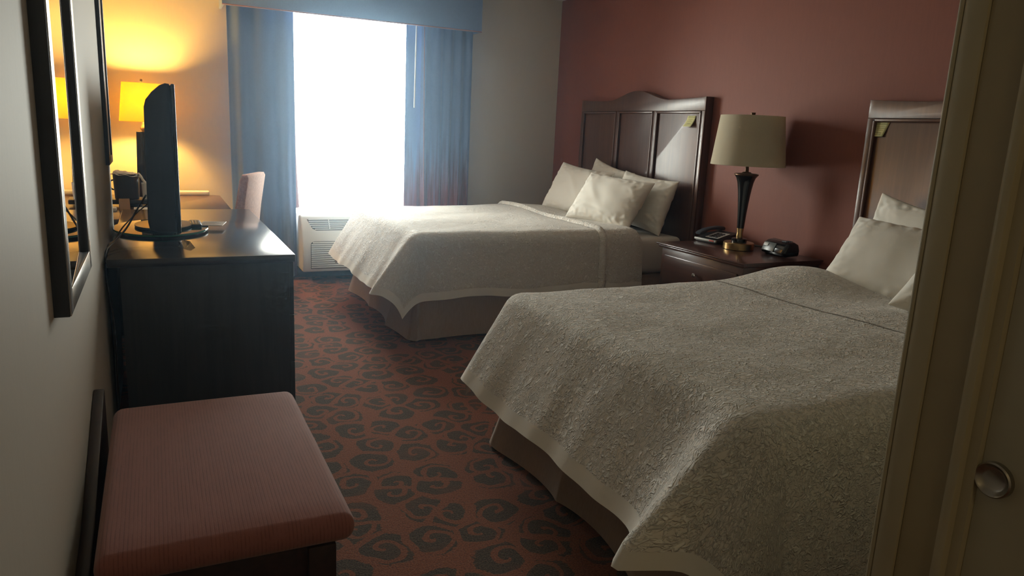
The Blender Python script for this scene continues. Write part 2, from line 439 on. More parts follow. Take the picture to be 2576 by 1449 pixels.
# hallway partition end: corner trim, closet jamb, door
struct('trim_1', MB().box((HX - .008, .589, 0), (HX, HY, 2.2), .003).box((HX - .008, HY - .0, 0), (HX + .05, HY + .008, 2.2), .003), M['trim'])
struct('trim_2', MB().box((HX - .003, .5385, 0), (HX + .05, .5885, 2.2)), M['trim2'])
struct('trim_3', MB().box((HX - .010, .523, 0), (HX + .03, .5375, 2.2), .0035), M['trim'])
door = struct('door_1', MB().box((HX + .012, -.45, .012), (HX + .046, .513, 2.18), .004), M['doorp'])
# round cup pull on the closet door
cup = MB(); cx, cy, cz = HX + .012, .490, .905
rotm = Matrix.Translation((cx, cy, cz)) @ Matrix.Rotation(-PI / 2, 4, 'Y')
cup.lathe([(.0001, .0012), (.012, .0014), (.016, .003), (.0187, .0075), (.0208, .009), (.0226, .0072), (.0228, 0)], seg=40, mtx=rotm, cap=False)
struct('door_pull', cup, M['nickel'], door)

# ------------------------------------------------------------------ beds
def cloth(x0, x1, y0, y1, zt, Lf, Ln, Ls, phf, phs, bumps, seed, fold=(.007, .008), endr=.05, cornerf=.0, crest=.15):
    """returns f(u,v)->point; u measured from the foot edge inward (negative = hanging), v across"""
    Wd = y1 - y0; r = .085
    def prof(s, ph):
        am = PI / 2 - ph; s1 = r * am
        if s <= s1: return r * math.sin(s / r), r * (1 - math.cos(s / r))
        return r * math.sin(am) + (s - s1) * math.cos(am), r * (1 - math.cos(am)) + (s - s1) * math.sin(am)
    def f(u, v):
        iu = r * .6; iv = r * .6                      # rounded shoulder starts inside the edge
        dx = max(0, iu - u); dy = max(0, iv - v, v - (Wd - iv))
        sy = -1 if v < Wd / 2 else 1
        bx = x0 + max(u, iu); by = y0 + min(max(v, iv), Wd - iv)
        if bx > x1: bx = x1
        d = (dx ** 3.4 + dy ** 3.4) ** (1 / 3.4) if dx and dy else dx + dy
        nx, ny = 0, 0; h = dr = 0
        if d > 0:
            hy = math.hypot(dx, dy); nx, ny = -dx / hy, sy * dy / hy
            ph = phf * nx * nx + (phs if sy > 0 else phs * .4) * ny * ny + cornerf * (2 * nx * ny) ** 2
            h, dr = prof(d, ph)
            t = min(1, d / Ls)
            per = by + sy * (bx - x0 - iu) + sy * math.atan2(abs(ny), abs(nx)) * .15
            wv = math.sin(per * 17 + seed) * .6 + math.sin(per * 31 + seed * 2.3) * .4
            h += (fold[0] if abs(nx) > abs(ny) else fold[1]) * wv * t * t
            dr += .007 * math.sin(per * 9 + seed * 3) * t * t
        p = Vector((bx + nx * h, by + ny * h, zt - dr))
        if dx > 0:
            p.x -= crest * math.exp(-((v - .07) / (.075 if v > .07 else .055)) ** 2) * min(1, dx / Lf)
        q = noise.noise(Vector((p.x * 3.1, p.y * 3.1, seed))) * .010 + noise.noise(Vector((p.x * 9, p.y * 9, seed + 4))) * .003
        p.z += q
        for gx, gy, gs, gh in bumps:
            p.z += gh * math.exp(-((p.x - gx) ** 2 + (p.y - gy) ** 2) / (gs * gs)) * max(0, 1 - d / .2)
        # head end rolls down
        e = x1 - (x0 + u)
        if e < endr:
            k = max(0, e) / endr; p.z -= endr * (1 - math.sqrt(max(0, 1 - (1 - k) ** 2))) * (1.0 if d < .02 else max(.15, 1 - d * 3))
        return p
    return f
def lines(a, b, step, extra=()):
    n = max(2, round((b - a) / step)); return sorted(set([a + (b - a) * i / n for i in range(n + 1)] + list(extra)))

def make_bed(tagw, foot, y0, y1, zt, zs, x1c, bumps, seed, lab, ridge_x, ridge_w, ridge_h, ridge_mat, Ld):
    head = 3.388
    bed = thing('bed', lab['bed'], 'bed', ((foot + head) / 2, (y0 + y1) / 2, 0))
    MB().box((foot + .03, y0 + .01, zs - .26), (head, y1 - .01, zs), .045, 4).build('mattress', M['sheet'], bed)
    MB().box((foot + .05, y0 + .03, .12), (head, y1 - .03, zs - .262), .012).build('box_spring', M['skirt'], bed)
    fr = MB().box((foot + .07, y0 + .05, .09), (head - .005, y1 - .05, .119))
    fr.build('bed_frame', M['black'], bed)
    for lx in (foot + .15, head - .12):
        for ly in (y0 + .14, y1 - .14):
            MB().box((lx - .025, ly - .025, 0), (lx + .025, ly + .025, .0895), .004).build('leg', M['black'], bed)
    # bed skirt: three hanging sides with pleats
    path = []
    st = .02
    def seglen(a, b): return max(2, int((Vector(b) - Vector(a)).length / st))
    cs = [(head - .02, y0 + .005), (foot + .03, y0 + .005), (foot + .005, y0 + .03), (foot + .005, y1 - .03), (foot + .03, y1 - .005), (head - .02, y1 - .005)]
    for a, b in zip(cs, cs[1:]):
        n = seglen(a, b)
        for i in range(n): path.append(Vector(a).lerp(Vector(b), i / n))
    path.append(Vector(cs[-1]))
    def skirt(u, v):
        k = u * (len(path) - 1); i = min(int(k), len(path) - 2); p = path[i].lerp(path[i + 1], k - i)
        cx_, cy_ = (foot + head) / 2, (y0 + y1) / 2
        i0, i1 = max(0, i - 2), min(len(path) - 1, i + 3)
        tdir = (path[i1] - path[i0]).normalized(); nrm = Vector((tdir.y, -tdir.x))
        if nrm.dot(p - Vector((cx_, cy_))) < 0: nrm = -nrm
        s_ = u * len(path) * st
        out = .055 * (1 - v) ** 1.3 if abs(nrm.x) > .5 else .02 * (1 - v)
        wav = ((1 - 2 * abs(math.sin(s_ * 6.1 + seed)) ** .7) * .5 + math.sin(s_ * 5.3 + seed * 2) * .5) * .030 * (1 - v)
        pl = 0
        for cpos in (.5, .3, .68):
            pass
        z = .018 + (zs - .28 - .018) * v + (1 - v) * .006 * math.sin(s_ * 4 + seed)
        o = max(out + wav * (1.2 if abs(nrm.x) > .5 else .4), -.001)
        return Vector((p.x + nrm.x * o, p.y + nrm.y * o, z))
    MB().grid(skirt, 0, 0, us=[i / 420 for i in range(421)], vs=[j / 8 for j in range(9)]).build('bed_skirt', M['skirt'], bed, smooth_ang=60)
    # comforter
    Lf, Ln, Ls, crest = Ld
    f = cloth(foot - .01, x1c, y0 - .02, y1 + .02, zt, Lf, Ln, Ls, math.radians(30), math.radians(13), bumps, seed, crest=crest)
    Wd = y1 - y0 + .04; X = x1c - foot + .01; hb = .05
    us = lines(-Lf + hb, X, .022); us = [-Lf, -Lf + hb / 2] + us
    vs = [-Ln, -Ln + hb / 2] + lines(-Ln + hb, Wd + Ls - hb, .022) + [Wd + Ls - hb / 2, Wd + Ls]
    com = thing('comforter', lab['comforter'], 'comforter', ((foot + x1c) / 2, (y0 + y1) / 2, zt))
    def sub(cond):
        mb = MB(); bm = mb.bm; uvl = bm.loops.layers.uv.verify(); cache = {}
        def vert(i, j):
            if (i, j) not in cache: cache[(i, j)] = bm.verts.new(f(us[i], vs[j]))
            return cache[(i, j)]
        for i in range(len(us) - 1):
            for j in range(len(vs) - 1):
                cu, cv = (us[i] + us[i + 1]) / 2, (vs[j] + vs[j + 1]) / 2
                if cond(cu, cv):
                    q = ((i, j), (i, j + 1), (i + 1, j + 1), (i + 1, j))
                    fc = bm.faces.new([vert(*k) for k in q])
                    for l, k in zip(fc.loops, q): l[uvl].uv = (us[k[0]], vs[k[1]])
        bm.normal_update()
        if sum(fc.normal.z for fc in bm.faces) < 0: bmesh.ops.reverse_faces(bm, faces=bm.faces[:])
        return mb
    isb = lambda u, v: u < -Lf + hb or v < -Ln + hb or v > Wd + Ls - hb
    sub(lambda u, v: not isb(u, v)).build('quilted_cover', M['comforter'], com, smooth_ang=0)
    sub(isb).build('hem', M['hem'], com, smooth_ang=0)
    for q in com.children: q.data.polygons.foreach_set('use_smooth', [True] * len(q.data.polygons))
    # ridge / seam across
    ru = ridge_x - (foot - .01)
    def rid(a, b):
        u = ru + (a - .5) * ridge_w + .05 * math.sin(b * 3.0 + 1) * (ridge_w > .02); v = -Ln * .98 + b * (Wd + (Ls + Ln) * .98)
        p = f(u, v); e = .0025
        n = (f(u + .01, v) - f(u - .01, v)).cross(f(u, v + .01) - f(u, v - .01)).normalized()
        if n.z < 0 and abs(n.z) > .3: n = -n
        lift = ridge_h * math.sin(PI * a) + e
        c = Vector((0, 1 if v > Wd / 2 else -1, .2))
        if n.dot(Vector((0, (v - Wd / 2) / Wd, .6))) < 0: n = -n
        return p + n * lift
    MB().grid(rid, 0, 0, lambda a, b: (ru + a * ridge_w, b * (Wd + 2 * Ls)), us=[i / 6 for i in range(7)], vs=[j / 110 for j in range(111)]).build('fold_band', ridge_mat, com, smooth_ang=80)
    return bed, com

def pillow(label, c, w, h, t, yaw, lean, roll, seed, group, sag=0.0, crease=1.0):
    mb = MB(); n = 40
    def surf(sgn):
        def f(a, b):
            u, v = a * 2 - 1, b * 2 - 1
            x = w / 2 * u * (1 - .095 * (1 - v * v) * abs(u) ** 3) * (1 - .02 * abs(v) ** 6)
            y = h / 2 * v * (1 - .11 * (1 - u * u) * abs(v) ** 3)
            e = max(0, (1 - abs(u) ** 2.6)) * max(0, (1 - abs(v) ** 2.6))
            z = t / 2 * e ** .55
            z *= 1 - sag * v
            k = min(1, e * 4)
            z += k * .008 * noise.noise(Vector((u * 2.2, v * 2.2, seed)))
            ed = (1 - e) ** 2 * k
            z += crease * ed * .022 * noise.noise(Vector((u * 9 + seed, v * 9, seed)))
            cr = math.sin(7 * (u * .7 + v * .5) + seed); z += crease * .005 * k * max(0, cr) ** 6 * (.5 + noise.noise(Vector((u * 1.5, v * 1.5, seed * 3.1))))
            for su in (-1, 1):
                for sv in (-1, 1):
                    rr = math.hypot((u - su) * w, (v - sv) * h); an = math.atan2((v - sv) * h, (u - su) * w)
                    z += crease * k * .006 * math.exp(-(rr / .13) ** 2) * math.sin(an * 11 + seed * (1.3 + su * .4 + sv * .7))
            z += crease * k * .010 * max(0, 1 - 9 * abs(v + .55 + .15 * u + .2 * noise.noise(Vector((u * 2, seed, 0))))) * (-.5 if seed in (3, 5, 9) else 0)
            return Vector((x, y, sgn * z))
        return f
    mb.grid(surf(1), n, n); mb.grid(surf(-1), n, n)
    bmesh.ops.remove_doubles(mb.bm, verts=mb.bm.verts[:], dist=.0004)
    bmesh.ops.recalc_face_normals(mb.bm, faces=mb.bm.faces[:])
    o = mb.build('pillow', M['pillow'], smooth_ang=0)
    for p in o.data.polygons: p.use_smooth = True
    md = o.modifiers.new('soft', 'SUBSURF'); md.levels = 1; md.render_levels = 2
    B = Matrix(((0, 0, -1), (-1, 0, 0), (0, 1, 0)))      # columns: width -> -y, height -> z, normal -> -x
    R = Matrix.Rotation(yaw, 3, 'Z') @ Matrix.Rotation(lean, 3, 'Y') @ B @ Matrix.Rotation(roll, 3, 'Z')
    o.matrix_world = Matrix.Translation(c) @ R.to_4x4()
    return tag(o, label, 'pillow', group)

B1 = dict(bed='queen bed by the window with white sheet and tan skirt', comforter='white textured comforter on the bed by the window, bright from daylight')
B2 = dict(bed='queen bed beside the hallway partition with tan pleated skirt', comforter='white crinkled comforter on the bed nearest the camera')
make_bed('w', 1.385, 4.145, 5.60, .685, .615, 2.99, [(2.75, 5.35, .35, .03)], 1.3, B1, 2.62, .06, .022, M['comforter'], (.42, .40, .40, .05))
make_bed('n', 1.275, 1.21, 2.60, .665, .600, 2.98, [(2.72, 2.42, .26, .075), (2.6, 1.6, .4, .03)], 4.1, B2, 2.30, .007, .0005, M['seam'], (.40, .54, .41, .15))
D = math.radians
pillow('white pillow standing at the window side of the far bed', (3.05, 5.12, .855), .64, .44, .17, D(14), D(27), D(-5), 1, 'pillows on the bed by the window')
pillow('white pillow mostly hidden behind two others on the far bed', (3.265, 5.02, .875), .60, .42, .13, D(2), D(13), D(-9), 2, 'pillows on the bed by the window')
pillow('white pillow leaning in front of the others on the far bed', (2.98, 4.54, .835), .63, .43, .18, D(19), D(36), D(-4), 3, 'pillows on the bed by the window')
pillow('white pillow against the headboard nearest the nightstand on the far bed', (3.24, 4.49, .832), .60, .42, .17, D(8), D(18), D(-4), 5, 'pillows on the bed by the window')
pillow('plump white pillow leaning in front on the nearer bed, beside the nightstand', (2.96, 2.13, .79), .66, .46, .18, D(10), D(40), D(-3), 7, 'pillows on the nearer bed')
pillow('white pillow behind the plump one, against the headboard with the note', (3.235, 2.26, .835), .64, .44, .13, D(0), D(14), D(-8), 8, 'pillows on the nearer bed')
pillow('white pillow half hidden by the hallway trim on the nearer bed', (2.80, 1.60, .80), .64, .44, .19, D(30), D(48), D(-14), 9, 'pillows on the nearer bed')

# ------------------------------------------------------------------ headboards
def headboard(label, yc, dz, flip=False):
    X0, X1 = 3.40, 3.4695; hw = .82
    hb = thing('headboard', label, 'headboard', (3.43, yc, 0))
    def top(y):
        a = abs(y) / hw
        if a < .5: return 1.617 + .036 * math.cos(PI * a / .5)
        return 1.581 + .013 * ((a - .5) / .5) ** 2
    n = 48
    pts = [(yc - hw, .16)] + [(yc - hw + 2 * hw * i / n, top(-hw + 2 * hw * i / n) + dz) for i in range(n + 1)] + [(yc + hw, .16)]
    MB().prism(pts, 0, X0 + .012, X1, .004).build('board', M['cherry'], hb)
    # frame: stiles and arched top rail standing 12 mm proud of the panels
    pt = 1.50 + dz
    MB().prism([(yc - hw, pt)] + [(yc - hw + 2 * hw * i / n, top(-hw + 2 * hw * i / n) + dz) for i in range(n + 1)] + [(yc + hw, pt)], 0, X0, X0 + .011, .003).build('top_rail', M['cherry'], hb)
    ed = [-hw, -hw + .035, -.262, -.238, .262, .238, hw - .035, hw]
    for a, b in ((-hw, -hw + .036), (-.272, -.232), (.232, .272), (hw - .036, hw)):
        MB().box((X0, yc + a, .5), (X0 + .011, yc + b, pt - .0005), .002).build('stile', M['cherry'], hb)
    for a, b in ((-hw + .036, -.272), (-.232, .232), (.272, hw - .036)):
        m = MB(); w_ = .016
        for q, s in (((a, .55), (a + w_, pt - .001)), ((b - w_, .55), (b, pt - .001))):
            m.box((X0 - .006, yc + q[0], q[1]), (X0 + .012, yc + s[0], s[1]), .0045, 3)
        m.box((X0 - .006, yc + a, pt - .018), (X0 + .012, yc + b, pt - .002), .0045, 3)
        m.build('panel_molding', M['cherry'], hb)
    return hb
headboard('arched cherry wood panel headboard behind the far bed, by the window wall', 4.89, 0)
headboard('arched dark cherry headboard behind the nearer bed, cut off by the hallway trim', 1.947, -.045)

def note(label, y, z, fold, w=.088, h=.075, tilt=0):
    x = 3.4115 - .001
    t = thing('paper_note', label, 'note', (x, y, z))
    lift = .03 if fold else .006
    def f(a, b): # a across (towards -y), b down
        return Vector((x - .001 - lift * b * b, y + w / 2 - w * a + tilt * b, z + h / 2 - h * b))
    s = MB().grid(f, 6, 8).build('sheet', M['yellow'], t)
    md = s.modifiers.new('t', 'SOLIDIFY'); md.thickness = .0006
    rnd = random.Random(int(y * 100))
    rows = [(.12, .9, 'ink'), (.34, .4, 'faintink'), (.45, .2, 'faintink'), (.55, .45, 'faintink'), (.74, .5, 'ink'), (.87, .75, 'faintink')] if fold else \
           [(.12, .6, 'faintink'), (.3, .7, 'faintink'), (.42, .6, 'faintink'), (.54, .6, 'faintink'), (.74, .6, 'ink'), (.86, .5, 'ink')]
    for b, ww, mt in rows:
        ln = MB(); a = .5 - ww / 2 + rnd.uniform(-.05, .05)
        while a < .5 + ww / 2:
            l = rnd.uniform(.04, .12)
            pts = []
            for k in range(5):
                aa = a + l * k / 4; p = f(aa, b + rnd.uniform(-.018, .018)); p.x -= .0012; pts.append(p)
            ln.tube(pts, .0008, 4)
            a += l + .03
        ln.build('handwritten_line' if mt == 'ink' else 'printed_line', M[mt], s)
note('yellow note curling off the headboard behind the far bed', 4.215, 1.428, True, tilt=.012)
note('square yellow note stuck on the headboard behind the nearer bed', 2.685, 1.398, False, .092, .072, .028)

# ------------------------------------------------------------------ nightstand and what stands on it
NZ = .655
ns = thing('nightstand', 'dark cherry nightstand with one drawer between the two beds', 'nightstand', (3.15, 3.37, 0))
nx0, nx1, ny0, ny1 = 2.853, 3.455, 2.972, 3.763
MB().prism([(ny0, NZ - .011), (ny0, NZ), (ny1, NZ), (ny1, NZ - .011)], 0, nx0, nx1, .003).box((nx0 + .012, ny0 + .012, NZ - .028), (nx1, ny1 - .012, NZ - .0115), .004).build('top', M['cherry_dark'], ns)
MB().box((nx0 + .03, ny0 + .03, .06), (nx1, ny1 - .03, NZ - .0285), .003).build('body', M['cherry_dark'], ns)
dr = MB().box((nx0 + .018, ny0 + .07, .40), (nx0 + .0295, ny1 - .07, NZ - .07), .004).build('drawer', M['cherry_dark'], ns)
kb = MB(); kb.lathe([(.004, 0), (.004, .012), (.010, .016), (.013, .022), (.010, .028), (.001, .030)], seg=20, mtx=Matrix.Translation((nx0 + .018, 3.372, .513)) @ Matrix.Rotation(-PI / 2, 4, 'Y'))
kb.build('knob', M['chrome'], dr)
MB().box((nx0 + .018, ny0 + .07, .10), (nx0 + .0295, ny1 - .07, .38), .004).build('door', M['cherry_dark'], ns)
for ay in (ny0 + .04, ny1 - .09):
    for ax in (nx0 + .035, nx1 - .06):
        MB().box((ax, ay, 0), (ax + .05, ay + .05, .0595), .003).build('foot', M['cherry_dark'], ns)

lx, ly = 3.215, 3.415
lamp = thing('table_lamp', 'unlit table lamp with cream drum shade on the nightstand', 'lamp', (lx, ly, NZ))
MB().lathe([(.088, 0), (.092, .003), (.092, .040), (.088, .044), (.03, .045), (.001, .045)], (lx, ly, NZ), 48).build('base', M['brass'], lamp)
MB().lathe([(.046, .0455), (.046, .064), (.040, .068), (.001, .068)], (lx, ly, NZ), 32).build('base_collar', M['blackgloss'], lamp)
MB().lathe([(.019, .0685), (.021, .085), (.018, .10), (.021, .125), (.021, .1295), (.001, .1296)], (lx, ly, NZ), 24).build('brass_ferrule', M['brass'], lamp)
col = [(.021, .130), (.0225, .16), (.026, .22), (.031, .28), (.036, .33), (.041, .37), (.048, .41), (.057, .435), (.066, .448)]
MB().lathe(col + [(.001, .448)], (lx, ly, NZ), 36).build('flared_column', M['blackgloss'], lamp)
MB().lathe([(.067, .4485), (.0715, .453), (.0715, .458), (.06, .462), (.03, .464), (.024, .470), (.012, .472), (.008, .53), (.001, .53)], (lx, ly, NZ), 36).build('brass_cap', M['bronze'], lamp)
sh = MB().lathe([(.217, 1.164 - NZ), (.2172, 1.168 - NZ), (.1855, 1.452 - NZ), (.185, 1.456 - NZ)], (lx, ly, NZ), 56, cap=False).build('lamp_shade', M['cream_shade'], lamp)
sh.modifiers.new('t', 'SOLIDIFY').thickness = .003
MB().lathe([(.004, .53), (.004, .795), (.018, .797), (.013, .805), (.015, .82), (.001, .82)], (lx, ly, NZ), 16).build('finial', M['bronze'], lamp)
hp = MB()
for s in (-1, 1): hp.tube([(lx + s * .012, ly, NZ + .53), (lx + s * .05, ly, NZ + .60), (lx + s * .05, ly, NZ + .72), (lx + s * .005, ly, NZ + .79)], .0025, 6)
for k in range(3):
    a = k * 2 * PI / 3; hp.tube([(lx, ly, NZ + .793), (lx + .184 * math.cos(a), ly + .184 * math.sin(a), NZ + .793)], .0022, 6)
hp.build('harp', M['bronze'], lamp)
MB().lathe([(.012, .535), (.016, .56), (.03, .61), (.028, .64), (.001, .665)], (lx, ly, NZ), 20).build('bulb', M['white_plastic'], lamp)

ph = thing('desk_phone', 'black desk telephone with number pad beside the lamp on the nightstand', 'telephone', (3.31, 3.69, NZ))
pm = Matrix.Translation((3.29, 3.70, NZ)) @ Matrix.Rotation(D(6), 4, 'Z')
def pbox(a, b, bev): return MB().box(a, b, bev, 2, pm)
MB().prism([(-.105, .004), (-.105, .022), (-.09, .028), (-.02, .048), (.06, .060), (.105, .063), (.105, .004)], 1, -.10, .085, .004, 2, pm).build('phone_body', M['black'], ph)
sl = math.atan2(.020, .07)
kp = MB().box((-.06, -.055, 0), (.055, .055, .002), .0008, 1, pm @ Matrix.Translation((-.028, -.035, .0475)) @ Matrix.Rotation(-D(13), 4, 'Y'))
pad = kp.build('number_panel', M['grey'], ph)
ks = MB()
for i in range(4):
    for j in range(3):
        ks.box((-.05 + i * .022, -.035 + j * .024, 0), (-.036 + i * .022, -.018 + j * .024, .005), .0012, 1, pm @ Matrix.Translation((-.028, -.035, .0485)) @ Matrix.Rotation(-D(13), 4, 'Y'))
ks.build('keys', M['black'], pad)
hs = MB(); hm = pm @ Matrix.Translation((0, .055, 0))
hs.prism([(-.115, .045), (-.12, .056), (-.105, .066), (-.05, .082), (0, .090), (.05, .094), (.095, .092), (.112, .085), (.112, .068), (.07, .066), (.06, .075), (0, .074), (-.05, .066), (-.065, .055), (-.09, .046)], 1, -.022, .026, .006, 3, hm)
hs.build('handset', M['softblack'], ph)
MB().box((-.118, -.10, .012), (-.106, .085, .026), .003, 2, pm).build('front_strip', M['grey'], ph)
MB().box((-.1195, -.085, .015), (-.1165, -.045, .0235), .001, 1, pm).build('message_light', simple('red_label', (.45, .05, .03), .4), ph)
cr = MB(); cr.tube([(3.40, 3.62, NZ + .03), (3.42, 3.58, NZ + .012), (3.41, 3.52, NZ + .006), (3.43, 3.45, NZ + .006), (3.445, 3.4, NZ + .006)], .004)
cr.build('cord', M['black'], ph)

ck = thing('clock_radio', 'black rounded clock radio on the nightstand by the red wall', 'clock', (3.31, 3.14, NZ))
cm = Matrix.Translation((3.315, 3.175, NZ)) @ Matrix.Rotation(D(-6), 4, 'Z')
prof = [(-.058, .010), (-.062, .03), (-.045, .066), (-.02, .084), (.02, .090), (.05, .076), (.062, .04), (.055, .006), (-.03, .0)]
t = MB().prism(prof, 1, -.105, .105, .022, 4, cm); t.build('clock_body', M['blackgloss'], ck)
fm = cm @ Matrix.Translation((-.0545, .035, .048)) @ Matrix.Rotation(D(25), 4, 'Y')
MB().box((-.004, -.055, -.028), (.004, .05, .028), .003, 2, fm).build('display', M['darkgrey'], ck)
MB().box((-.007, .005, .000), (-.004, .045, .020), .0015, 2, fm).build('speaker_window', M['grey'], ck)
b3 = MB()
for k in range(4): b3.box((-.02 + k * .013, -.07, .086), (-.012 + k * .013, -.03, .0915), .001, 1, cm)
b3.build('buttons', M['softblack'], ck)

# ------------------------------------------------------------------ dresser
DZ = .76
ds = thing('dresser', 'dark espresso dresser along the left wall with the television on it', 'dresser', (.16, 3.91, 0))
dx0, dx1, dy0, dy1 = -.186, .503, 3.08, 4.74
MB().box((dx0, dy0, DZ - .032), (dx1, dy1, DZ), .003).build('top', M['espresso'], ds)
MB().box((dx0 + .042, dy0 + .02, .05), (dx1 - .022, dy1 - .02, DZ - .0325), .002).build('body', M['espresso_body'], ds)
MB().box((dx0 + .06, dy0 + .05, 0), (dx1 - .05, dy1 - .05, .0495)).build('plinth', M['espresso_body'], ds)
nd = 3; wdt = (dy1 - dy0 - .06) / nd
for i in range(nd):
    for z0, z1 in ((.08, .2845), (.2855, .4945), (.4955, .726)):
        ya = dy0 + .03 + i * wdt
        d = MB().box((dx1 - .0215, ya + .004, z0), (dx1 - .003, ya + wdt - .004, z1), .002).build('drawer', M['espresso_body'], ds)
        k = MB(); yc = ya + wdt / 2; zc = (z0 + z1) / 2
        k.tube([(dx1 - .003, yc - .05, zc), (dx1 - .001, yc - .05, zc), (dx1 - .001, yc + .05, zc), (dx1 - .003, yc + .05, zc)], .0015, 8); k.build('handle', M['black'], d)

# television on a glass swivel base
tv = thing('television', 'black flat television seen edge-on, standing on the dresser', 'television', (.02, 3.82, DZ + .022))
tz = DZ + .022
tp = [(.070, .805), (.070, 1.418), (.066, 1.428), (.050, 1.430), (.028, 1.420), (-.002, 1.392), (-.026, 1.36), (-.034, 1.33), (-.040, 1.0), (-.042, .85), (-.036, .815), (0, .805)]
MB().prism(tp, 1, 3.47, 4.24, .006, 2).build('tv_shell', M['softblack'], tv)
MB().box((.0705, 3.45, .80), (.086, 4.26, 1.428), .006, 3).build('screen_bezel', M['blackgloss'], tv)
MB().box((.0863, 3.48, .84), (.0875, 4.23, 1.40)).build('screen', M['blackgloss'], tv)
MB().box((-.03, 3.72, tz + .012), (.06, 3.98, .8045), .01, 2).build('stand_neck', M['black'], tv)
MB().lathe([(.12, 0), (.125, .003), (.125, .010), (.115, .0118), (.001, .0118)], (.02, 3.85, tz), 40, sx=1, sy=1.4).build('stand_foot', M['black'], tv)
gp = thing('glass_swivel_base', 'rounded green-edged glass plate on small feet under the television', 'glass base', (.01, 3.84, DZ))
g = MB().lathe([(.205, .0105), (.2055, .0115), (.2055, .0195), (.205, .0205), (.001, .0206)], (.01, 3.84, DZ), 64, sy=1.38); g.build('glass_plate', M['plate'], gp)
gr_ = MB().lathe([(.206, .0115), (.2068, .013), (.2068, .018), (.206, .0195)], (.01, 3.84, DZ), 64, sy=1.38, cap=False); gr_.build('polished_edge', M['plate_edge'], gp)
for a in (30, 150, 210, 330):
    px, py = .01 + .165 * math.cos(D(a)), 3.84 + .23 * math.sin(D(a))
    MB().lathe([(.010, 0), (.011, .002), (.011, .009), (.009, .0100)], (px, py, DZ), 16).build('foot', M['chrome'], gp)
rem = thing('remote_control', 'black remote control beside the television foot', 'remote', (.165, 3.86, tz))
MB().prism([(.135, .0), (.134, .010), (.140, .014), (.180, .014), (.186, .010), (.185, 0)], 1, 3.80, 3.97, .004, 2, Matrix.Translation((0, 0, tz - .0012))).build('remote_body', M['black'], rem)
rk = MB()
for i in range(5):
    for j in range(3): rk.box((.140 + j * .014, 3.82 + i * .027, tz + .0122), (.148 + j * .014, 3.835 + i * .027, tz + .0142), .001, 1)
rk.build('buttons', M['darkgrey'], rem)
cd = MB(); cmx = Matrix.Translation((.235, 3.90, tz + .0005)) @ Matrix.Rotation(D(-12), 4, 'Z')
cd.box((-.05, -.075, 0), (.06, .075, .003), .0006, 1, cmx)
gcard = thing('channel_guide_card', 'pale printed channel card lying beside the remote control', 'card', (.235, 3.90, tz))
cd.build('card_sheet', M['grey'], gcard)
cl = MB()
for i in range(7): cl.box((-.04, -.06 + i * .018, .003), (.045 - (i % 3) * .012, -.056 + i * .018, .0034), 0, 1, cmx)
cl.build('printed_lines', M['darkgrey'], gcard)
# clear tent card added by the near edge to stand in for a glint
tc = MB(); tcm = Matrix.Translation((.10, 3.33, DZ)) @ Matrix.Rotation(D(25), 4, 'Z')
tc.prism([(-.022, 0), (-.001, .030), (.001, .030), (.022, 0), (.0205, 0), (0, .0275), (-.0205, 0)], 1, -.03, .03, 0, 1, tcm)
tag(tc.build('tent_card', M['glass'], None, origin=(.10, 3.33, DZ)), 'small clear tent card added for a glint near the front edge of the dresser top', 'card')

def smooth_path(pts, n=8):
    P = [Vector(p) for p in pts]; out = []
    for i in range(len(P) - 1):
        p0, p1, p2, p3 = P[max(i - 1, 0)], P[i], P[i + 1], P[min(i + 2, len(P) - 1)]
        for k in range(n):
            t = k / n
            out.append(.5 * ((2 * p1) + (-p0 + p2) * t + (2 * p0 - 5 * p1 + 4 * p2 - p3) * t * t + (-p0 + 3 * p1 - 3 * p2 + p3) * t ** 3))
    out.append(P[-1]); return out
cab = MB().tube(smooth_path([(-.046, 3.62, .95), (-.08, 3.55, .90), (-.12, 3.45, .835), (-.155, 3.36, .80), (-.178, 3.27, .785), (-.1925, 3.20, .768), (-.1935, 3.16, .70), (-.186, 3.13, .62), (-.176, 3.092, .55), (-.172, 3.085, .45), (-.175, 3.085, .30), (-.18, 3.09, .10), (-.18, 3.10, .012)]), .0038)
tag(cab.build('power_cable', M['black'], None, origin=(-.1, 3.4, .8)), 'thick black cable drooping from the television and down behind the dresser', 'cable')
cab2 = MB().tube(smooth_path([(-.046, 3.70, .90), (-.09, 3.62, .868), (-.14, 3.50, .825), (-.17, 3.38, .787), (-.190, 3.30, .775), (-.1945, 3.26, .70), (-.193, 3.24, .6), (-.190, 3.23, .45), (-.192, 3.23, .2), (-.19, 3.24, .012)]), .0028)
tag(cab2.build('antenna_cable', M['black'], None, origin=(-.1, 3.5, .8)), 'thin black cable running beside the thicker television cable', 'cable')

# ------------------------------------------------------------------ desk in the far corner and its things
KZ = .70
dk = thing('writing_desk', 'dark desk in the window corner holding the lit lamp', 'desk', (.09, 5.5, 0))
kx0, kx1, ky0, ky1 = XJ + .02, .445, 4.765, 6.245
rc = .05
pts = [(kx0, ky0), (kx1, ky0)] + [(kx1 - rc + rc * math.cos(a), ky1 - rc + rc * math.sin(a)) for a in [PI / 2 * i / 6 for i in range(7)]] + [(kx0, ky1)]
MB().prism(pts, 2, KZ - .03, KZ, .003).build('desk_top', M['desk'], dk)
for a in (ky0 + .02, ky1 - .06):
    MB().box((kx0 + .02, a, 0), (kx1 - .06, a + .03, KZ - .0305), .002).build('side_panel', M['espresso_body'], dk)
MB().box((kx0 + .005, ky0 + .06, .35), (kx0 + .018, ky1 - .065, KZ - .031)).build('back_panel', M['espresso_body'], dk)
bar = MB().box((-.08, 6.19, KZ), (.367, 6.235, KZ + .036), .008, 3)
